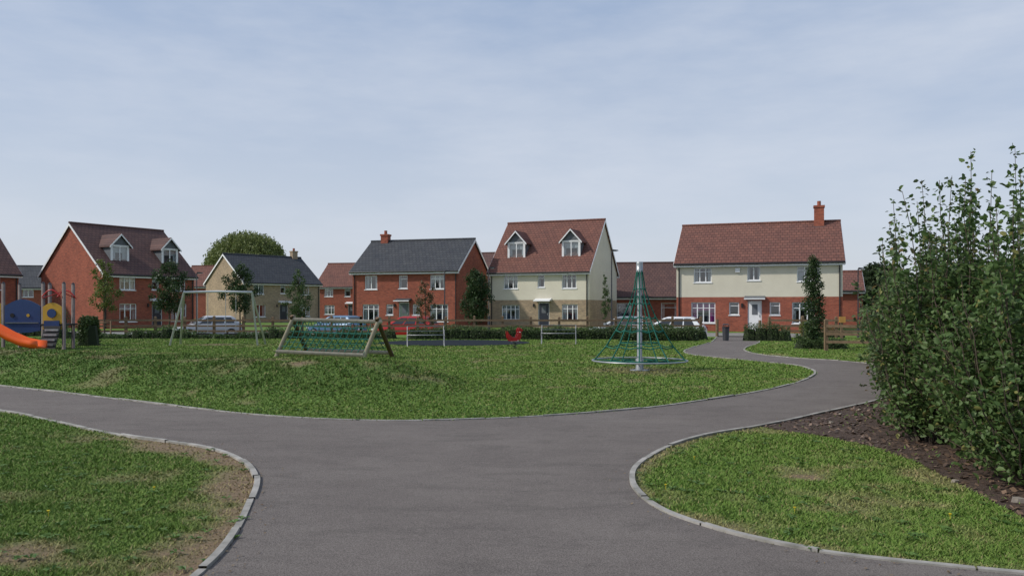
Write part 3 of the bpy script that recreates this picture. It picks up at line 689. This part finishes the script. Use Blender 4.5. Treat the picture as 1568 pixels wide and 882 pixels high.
def lamp(x,y,h,arm=.2):
    z=Hs(x,y); e=empty('street_lamp',(x,y,z)); mb=MB(['black']); mb.tube([(0,0,-.1),(0,0,1.1)],.07,n=10); mb.tube([(0,0,1.1),(0,0,h)],.04,n=10,r1=.03); mb.build('column',e,True)
    mb=MB(['black','white']); mb.tube([(0,0,h-.05),(arm*.5,-.0,h+.02)],.025); mb.hexa([(0.04,-.09,h-.02),(arm+.2,-.07,h),(arm+.2,.07,h),(0.04,.09,h-.02),(.04,-.07,h+.08),(arm+.15,-.05,h+.05),(arm+.15,.05,h+.05),(.04,.07,h+.08)]); mb.box((.1,-.06,h-.035),(arm+.1,.06,h-.02),'white'); mb.build('lantern',e)
lamp(5.75,46,5.0); lamp(-4.1,48.5,4.2); lamp(-19.4,49,4.15); lamp(20.2,46.5,4.3); lamp(-1.35,46.5,3.9)

# ------------------------------------------------------------ cars
def car(name,x,y,deg,col,L=4.2):
    z=Hs(x,y); e=empty(name,(x,y,z+.035),math.radians(deg))
    pm_=pm('car_paint',col,tuple(c*.93 for c in col),2,.22,.15,spec=.6)
    B=MB([pm_]); hl=L/2
    st=[(-hl,.42,.72,.66),(-hl+.08,.28,.92,.78),(-hl+.5,.22,.95,.85),(-.6,.2,.93,.88),(.55,.2,.93,.88),(1.0,.22,.90,.87),(hl-.35,.24,.76,.83),(hl-.08,.28,.66,.74),(hl,.38,.55,.62)]
    rings=[]
    for sx,zl,zt,w in st:
        zm=(zl+zt)/2+.02; rings.append([(sx,-w*.94,zl),(sx,-w,zm),(sx,-w*.97,zt-.06),(sx,-w*.88,zt),(sx,0,zt+.03),(sx,w*.88,zt),(sx,w*.97,zt-.06),(sx,w,zm),(sx,w*.94,zl)])
    o=len(B.v)
    for r_ in rings: B.v+=r_
    n=9
    for i in range(len(rings)-1):
        for j in range(n):
            B.f.append([o+i*n+j,o+i*n+(j+1)%n,o+(i+1)*n+(j+1)%n,o+(i+1)*n+j]); B.m.append(0)
    B.f.append([o+j for j in range(n)]); B.m.append(0); B.f.append([o+(len(rings)-1)*n+j for j in range(n)]); B.m.append(0)
    B.build('body',e,True,.02)
    rb=-hl+.15; C=MB([pm_]); xb0,xb1=rb,1.05; xt0,xt1=rb+.42,.25; wb,wt=.80,.60; z0,z1=.93,1.43
    lo=[(xb0,-wb,z0),(xb1,-wb,z0),(xb1,wb,z0),(xb0,wb,z0)]; md=[(xt0,-wt,z1-.04),(xt1,-wt,z1-.04),(xt1,wt,z1-.04),(xt0,wt,z1-.04)]; hi=[(xt0+.2,-wt+.15,z1+.03),(xt1-.2,-wt+.15,z1+.03),(xt1-.2,wt-.15,z1+.03),(xt0+.2,wt-.15,z1+.03)]
    C.hexa(lo+md); C.hexa(md+hi); C.build('cabin',e,False,.03)
    Gm=MB(['carglass'])
    def pan(a,b,c,d,u0,u1,v0,v1):
        a,b,c,d=map(Vector,(a,b,c,d)); nrm=(b-a).cross(d-a).normalized()*.012
        def P(u,v): return (a.lerp(b,u)).lerp(d.lerp(c,u),v)+nrm
        Gm.face([P(u0,v0),P(u1,v0),P(u1,v1),P(u0,v1)])
    pan(lo[0],lo[1],md[1],md[0],.12,.33,.1,.92); pan(lo[0],lo[1],md[1],md[0],.36,.62,.08,.92); pan(lo[0],lo[1],md[1],md[0],.65,.9,.08,.92)
    pan(lo[2],lo[3],md[3],md[2],.1,.35,.08,.92); pan(lo[2],lo[3],md[3],md[2],.38,.64,.08,.92); pan(lo[2],lo[3],md[3],md[2],.67,.88,.1,.92)
    pan(lo[1],lo[2],md[2],md[1],.06,.94,.06,.94); pan(lo[3],lo[0],md[0],md[3],.1,.9,.15,.92); Gm.build('windows',e)
    Wm=MB(['tyre','silver'])
    for wx in (-hl+.78,hl-.8):
        for s in (-1,1):
            Wm.tube([(wx,s*.70,.31),(wx,s*.885,.31)],.31,'tyre',n=20); Wm.tube([(wx,s*.8,.31),(wx,s*.895,.31)],.2,'silver',n=14)
    Wm.build('wheels',e)
    Lm=MB(['lampred','white','black'])
    for s in (-1,1):
        Lm.box((-hl-.01,s*.70-.1,.68),(-hl+.12,s*.70+.1,.88),'lampred'); Lm.box((hl-.2,s*.66-.12,.58),(hl-.02,s*.66+.12,.68),'white'); Lm.box((.75,s*.93-.09,.92),(.9,s*.93+.09,1.05),pm_)
    Lm.box((hl-.03,-.4,.4),(hl+.012,.4,.5),'black'); Lm.box((-hl-.012,-.26,.5),(-hl+.03,.26,.62),'white'); Lm.build('lights_and_trim',e)
car('parked_white_car',9.5,47.9,158,(.78,.79,.8)); car('parked_grey_car',7.0,50.2,150,(.25,.28,.31))
car('parked_silver_car',-20.3,53.2,-148,(.55,.56,.59)); car('parked_red_car',-6.7,50.6,165,(.42,.02,.02)); car('parked_blue_car',-12.0,54.6,150,(.10,.2,.33))

# ------------------------------------------------------------ play equipment
def net_climber(x,y):
    e=empty('rotating_rope_climber',(x,y,0)); mb=MB(['galv']); mb.tube([(0,0,0),(0,0,2.62)],.065,n=16); mb.tube([(0,0,2.5),(0,0,2.72),(0,0,2.76)],.085,n=16); mb.tube([(0,0,0),(0,0,.3)],.1,n=16); mb.tube([(0,0,-.02),(0,0,.015)],.25,'galv',n=20); mb.build('steel_mast',e,True)
    N=10; R=1.2; prof=[(.07,2.55),(.14,2.1),(.26,1.72),(.42,1.36),(.62,1.02),(.88,.62),(R,.26)]
    mb=MB(['galv']); mb.tube([(R*math.cos(a),R*math.sin(a),.25) for a in np.linspace(0,2*math.pi,40,endpoint=False)],.022,closed=True)
    mb.build('bottom_ring',e,True)
    rp=MB(['rope'])
    for i in range(N):
        a=2*math.pi*i/N+.15; rp.tube([(r_*math.cos(a),r_*math.sin(a),z) for r_,z in prof],.016,n=5)
        rp.tube([(.08*math.cos(a),.08*math.sin(a),.2),(R*math.cos(a),R*math.sin(a),.25)],.013,n=5)
        rp.tube([(.08*math.cos(a),.08*math.sin(a),1.9),(.5*math.cos(a),.5*math.sin(a),.7),(.75*math.cos(a),.75*math.sin(a),.24)],.014,n=5)
    for r_,z in prof[1:-1]:
        P=[]
        for i in range(N):
            a=2*math.pi*i/N+.15; b=2*math.pi*(i+.5)/N+.15; P+= [(r_*math.cos(a),r_*math.sin(a),z),(r_*.93*math.cos(b),r_*.93*math.sin(b),z-.05)]
        rp.tube(P,.016,n=5,closed=True)
    for r_,z in [(.75,.24),(.42,.24),(.5,.7),(.3,1.2)]:
        rp.tube([(r_*math.cos(2*math.pi*i/N+.15),r_*math.sin(2*math.pi*i/N+.15),z) for i in range(N)],.014,n=5,closed=True)
    rp.build('rope_net',e)
net_climber(3.25,20.3)
def net_bridge():
    e=empty('timber_net_climbing_frame'); A=Vector((-7.35,26.7,1.2));B=Vector((-4.2,25.0,1.15)); n=Vector((.47,.88,0)); hs=.78
    T=MB(['woodpale','wooddark']); d=(B-A).normalized()
    T.tube([A-d*.12,B+d*.12],.065,'woodpale',n=10)
    for P in (A,B):
        for s in (-1,1):
            f=P+n*s*hs; T.tube([P+n*s*(-.08)+Vector((0,0,.12)),Vector((f.x,f.y,-.05))],.07,'woodpale' if s<0 else 'wooddark',n=10)
    for s in (-1,1):
        a=A+n*s*hs*.93;b=B+n*s*hs*.93; T.tube([(a.x,a.y,.16),(b.x,b.y,.14)],.065,'woodpale',n=10)
    T.build('log_frame',e,True)
    R=MB(['rope'])
    for s in (-1,1):
        a=A+n*s*hs*.93;b=B+n*s*hs*.93; a.z=.2;b.z=.18
        for i in range(0,15):
            t=i/14; p=A.lerp(B,t);q=a.lerp(b,t); m=p.lerp(q,.5)-n*s*.06-Vector((0,0,.05)); R.tube([p,m,q],.013,n=5)
        for j in range(1,6):
            v=j/6; P=[]
            for i in range(15):
                t=i/14; p=A.lerp(B,t).lerp(a.lerp(b,t),v); sag=.06*math.sin(math.pi*v)+.03*math.sin(math.pi*t); P.append(p-n*s*sag-Vector((0,0,sag)))
            R.tube(P,.013,n=5)
    R.build('rope_net',e)
net_bridge()
def swing():
    y=34.0; e=empty('swing_frame'); mb=MB(['silver']); xl,xr=-14.0,-11.1; zt=2.25
    mb.tube([(xl,y,zt),(xl*.5+xr*.5,y,zt+.03),(xr,y,zt)],.05,n=10)
    for x,dx in ((xl,-.38),(xr,.42)):
        for dy in (-.55,.55): mb.tube([(x,y,zt),(x+dx,y+dy,-.05)],.042,n=10)
    mb.build('frame',e,True)
    ch=MB(['galv','rubber'])
    for c in (-13.2,-12.0):
        for dx in (-.22,.22): ch.tube([(c+dx,y,zt-.05),(c+dx,y,.5)],.012,n=5)
        ch.box((c-.24,y-.09,.45),(c+.24,y+.09,.5),'rubber')
    ch.build('chains_and_seats',e)
swing()
def bench(x,y,deg,w=1.5):
    e=empty('metal_park_bench',(x,y,0),math.radians(deg)); mb=MB(['dullsteel'])
    for s in (-1,1):
        X=s*w/2; mb.tube([(X,-.25,0),(X,-.23,.45),(X,.2,.45),(X,.3,.82)],.02); mb.tube([(X,.25,0),(X,.2,.45)],.02); mb.tube([(X,-.25,.45),(X,-.25,.66),(X,.25,.66)],.016)
    for yy in (-.2,-.08,.04,.16): mb.box((-w/2,yy-.03,.455),(w/2,yy+.03,.475))
    for z,yy in ((.62,.25),(.82,.31)): mb.tube([(-w/2,yy,z),(w/2,yy,z)],.014)
    mb.build('frame_and_slats',e,True)
bench(-3.55,32.8,8); bench(2.05,35,-5)
def springer(x,y):
    e=empty('spring_rocker',(x,y,0),math.radians(20)); mb=MB(['black']); e.scale=(.8,.8,.9)
    mb.tube([(.09*math.cos(t),.09*math.sin(t),.03+t*.012) for t in np.linspace(0,25,110)],.014,n=6); mb.build('spring',e,True)
    mb=MB(['redp']); pr=[(-.28,.34),(-.38,.5),(-.42,.78),(-.3,.62),(-.12,.5),(.06,.5),(.14,.66),(.12,.82),(.2,.92),(.3,.88),(.4,.8),(.3,.74),(.3,.52),(.22,.38),(0,.32)]
    for yy in (-.13,.10): mb.prism([(a,yy,b) for a,b in pr],(0,.03,0))
    mb.box((-.2,-.1,.47),(.1,.1,.51),'black'); mb.tube([(.2,-.28,.72),(.2,.28,.72)],.015,'silver'); mb.tube([(.1,-.26,.36),(.1,.26,.36)],.015,'silver'); mb.box((-.15,-.15,.31),(.15,.15,.34),'galv'); mb.build('rooster_body',e)
springer(.1,30.8)
def tower():
    e=empty('toddler_play_tower'); T=MB(['purplepost'])
    posts=[(-19.28,30.2),(-17.77,30.2),(-18.07,31.15),(-16.93,30.1),(-17.13,31.1),(-19.4,31.4)]
    for x,y in posts:
        T.tube([(x,y,-.1),(x,y,2.5)],.065,n=10); T.tube([(x,y,2.5),(x,y,2.57)],.07,'black',n=10,r1=.02)
    T.build('posts',e,True)
    D=MB(['rubber']); D.box((-17.8,30.05,.92),(-16.95,31.1,.98),'rubber'); D.box((-19.35,30.2,.92),(-17.85,31.4,.98),'rubber'); D.build('decks',e)
    def arcpanel(x0,x1,y0,y1,z0,z1,arch,k):
        mb=MB([k]); a=Vector((x0,y0));b=Vector((x1,y1)); P=[]
        for i in range(13):
            t=i/12; p=a.lerp(b,t); P.append((p.x,p.y,z1+arch*math.sin(math.pi*t)))
        for i in range(12,-1,-1):
            t=i/12; p=a.lerp(b,t); P.append((p.x,p.y,z0-arch*.3*math.sin(math.pi*t)))
        mb.prism(P,(0,.03,0)); return mb
    mb=arcpanel(-19.2,-17.85,30.15,30.15,.72,1.65,.26,'blue')
    mb.tube([(-18.9,30.14,1.3),(-18.9,30.12,1.3)],.08,'rubber',n=16); mb.tube([(-18.3,30.14,1.3),(-18.3,30.12,1.3)],.06,'yellow',n=16)
    mb.box((-19.15,30.11,1.0),(-17.9,30.145,1.04),'lead'); mb.build('blue_barrier',e)
    mb=arcpanel(-17.72,-16.98,30.08,30.05,.78,1.62,.16,'yellow'); mb.tube([(-17.35,30.04,1.38),(-17.35,30.01,1.38)],.17,'blue',n=18); mb.box((-17.64,30.01,.82),(-17.06,30.045,1.1),'blue'); mb.build('yellow_barrier',e)
    mb=MB(['yellow']); mb.prism([(-20.1,30.15,.7),(-19.35,30.15,.7),(-19.35,30.15,1.75),(-20.1,30.15,1.9)],(0,.03,0)); mb.build('side_barrier',e)
    mb=MB(['rubber']); mb.prism([(-17.6,30.0,.9),(-17.0,30.0,.9),(-16.9,29.4,0),(-17.5,29.4,0)],(0,.05,.02)); 
    for t in (.2,.4,.6,.8): mb.box((-17.5,29.95-.6*t,.9*(1-t)-.0),(-17.0,30.0-.6*t,.9*(1-t)+.07),'galv')
    mb.build('climbing_ramp',e)
    mb=MB(['redp'])
    for y in (30.0,31.0): mb.tube([(-17.7+.7*t,y,2.0+.26*math.sin(math.pi*t)) for t in np.linspace(0,1,12)],.025)
    mb.tube([(-17.75,30.1,1.95),(-17.3,30.6,2.2),(-17.0,31.1,1.95)],.02); mb.build('red_hoops',e,True)
    S=MB(['orange']); path=[(-20.2,28.9,1.05),(-19.3,28.9,.98),(-18.75,28.9,.78),(-18.2,28.9,.48),(-17.7,28.9,.27),(-17.3,28.9,.19),(-17.05,28.9,.18)]
    w=.28; sec=[(-w-.05,.22),(-w,.22),(-w*.85,.03),(0,0),(w*.85,.03),(w,.22),(w+.05,.22),(w+.05,.0),(w*.8,-.07),(-w*.8,-.07),(-w-.05,.0)]
    n=len(sec)
    for p in path: S.v+=[(p[0],p[1]+a,p[2]+b) for a,b in sec]
    for i in range(len(path)-1):
        for j in range(n): S.f.append([i*n+j,i*n+(j+1)%n,(i+1)*n+(j+1)%n,(i+1)*n+j]); S.m.append(0)
    S.f.append(list(range(n))); S.m.append(0); S.f.append([(len(path)-1)*n+j for j in range(n)]); S.m.append(0)
    S.tube([(-17.5,28.9,0),(-17.5,28.9,.18)],.04,'galv'); S.build('slide',e,True)
tower()
def bin_(x,y):
    z=Hs(x,y); e=empty('litter_bin',(x,y,z)); mb=MB(['black']); mb.tube([(0,0,0),(0,0,.65)],.14,n=16,r1=.17); mb.tube([(0,0,.65),(0,0,.68)],.18,n=16); mb.tube([(0,0,.76),(0,0,.82)],.18,n=16,r1=.1)
    for a in (0,2.1,4.2): mb.tube([(.15*math.cos(a),.15*math.sin(a),.65),(.15*math.cos(a),.15*math.sin(a),.78)],.015)
    mb.build('bin_body',e,True)
bin_(10.25,38.2)
for x,y in ((11.3,43.9),(13.6,43.7)):
    mb=MB(['wood']); z=Hs(x,y); mb.tube([(x,y,z-.1),(x,y,z+.9),(x,y,z+.95)],.08,n=10); mb.build('timber_bollard')
e=empty('small_info_sign',(16.35,39.5,0)); mb=MB(['wood']); mb.box((-.05,-.04,0),(.05,.04,.9)); mb.build('post',e); mb=MB([pm('sign_orange',(.6,.3,.08),None,4,.6)]); mb.box((-.16,-.07,.85),(.16,-.042,1.15)); mb.build('board',e)
mb=MB(['stone'])
for x,y,s in [(4.15,6.55,.05),(4.3,6.45,.035),(4.05,7.3,.03),(4.4,6.0,.04),(4.9,11.9,.03),(4.4,11.0,.035),(5.4,12.4,.03)]:
    P=[Vector((x+s*math.cos(a)*random.uniform(.7,1.2),y+s*math.sin(a)*random.uniform(.7,1.2),0)) for a in np.linspace(0,5.4,6)]; mb.prism(P,(.01,0,s*.8))
mb.build('loose_stones')

# ------------------------------------------------------------ light, sky, camera
az=Vector((-1,-.22)).normalized(); el=math.radians(40)
S=Vector((az.x*math.cos(el),az.y*math.cos(el),math.sin(el)))
sd=bpy.data.lights.new('sun','SUN'); sd.energy=3.2; sd.angle=math.radians(3); sd.color=(1,.94,.85)
so=bpy.data.objects.new('sun',sd); so.rotation_euler=(-S).to_track_quat('-Z','Y').to_euler(); so.location=(-20,-10,30); scn.collection.objects.link(so)
w=bpy.data.worlds.new('World'); scn.world=w; w.use_nodes=True; nt=w.node_tree; bg=nt.nodes['Background']
sk=node(nt,'ShaderNodeTexSky',sky_type='NISHITA'); sk.sun_disc=False; sk.sun_elevation=el; sk.sun_rotation=math.atan2(S.x,S.y); sk.dust_density=2; sk.air_density=1
tc=coord(nt,'Generated'); sp=node(nt,'ShaderNodeSeparateXYZ'); nt.links.new(tc,sp.inputs[0])
hz=node(nt,'ShaderNodeMapRange'); nt.links.new(sp.outputs[2],hz.inputs[0]); hz.inputs[1].default_value=0; hz.inputs[2].default_value=.40; hz.inputs[3].default_value=1; hz.inputs[4].default_value=0; hz.clamp=True
mp=node(nt,'ShaderNodeMapping'); nt.links.new(tc,mp.inputs[0]); mp.inputs['Scale'].default_value=(1.2,1.2,4.6); mp.inputs['Rotation'].default_value=(.12,.20,.3)
cn=ramp(nt,noise(nt,mp.outputs[0],2.0,8,.58),.42,.70)
cc=mixc(nt,hz.outputs[0],(2.95,3.85,5.5),(5.7,6.05,6.7))
base=mixc(nt,.8,sk.outputs[0],cc)
fc=node(nt,'ShaderNodeMath',operation='MULTIPLY'); nt.links.new(cn,fc.inputs[0]); fc.inputs[1].default_value=.6
out=mixc(nt,fc.outputs[0],base,(5.5,5.9,6.65))
nt.links.new(out,bg.inputs[0]); bg.inputs[1].default_value=.122
cd=bpy.data.cameras.new('camera'); co=bpy.data.objects.new('camera',cd); scn.collection.objects.link(co)
cd.sensor_width=36; cd.lens=36*1220/1568; cd.shift_y=.019; cd.clip_end=5000; cd.clip_start=.1
co.location=(0,0,1.6); co.rotation_euler=(math.radians(90),0,0); scn.camera=co
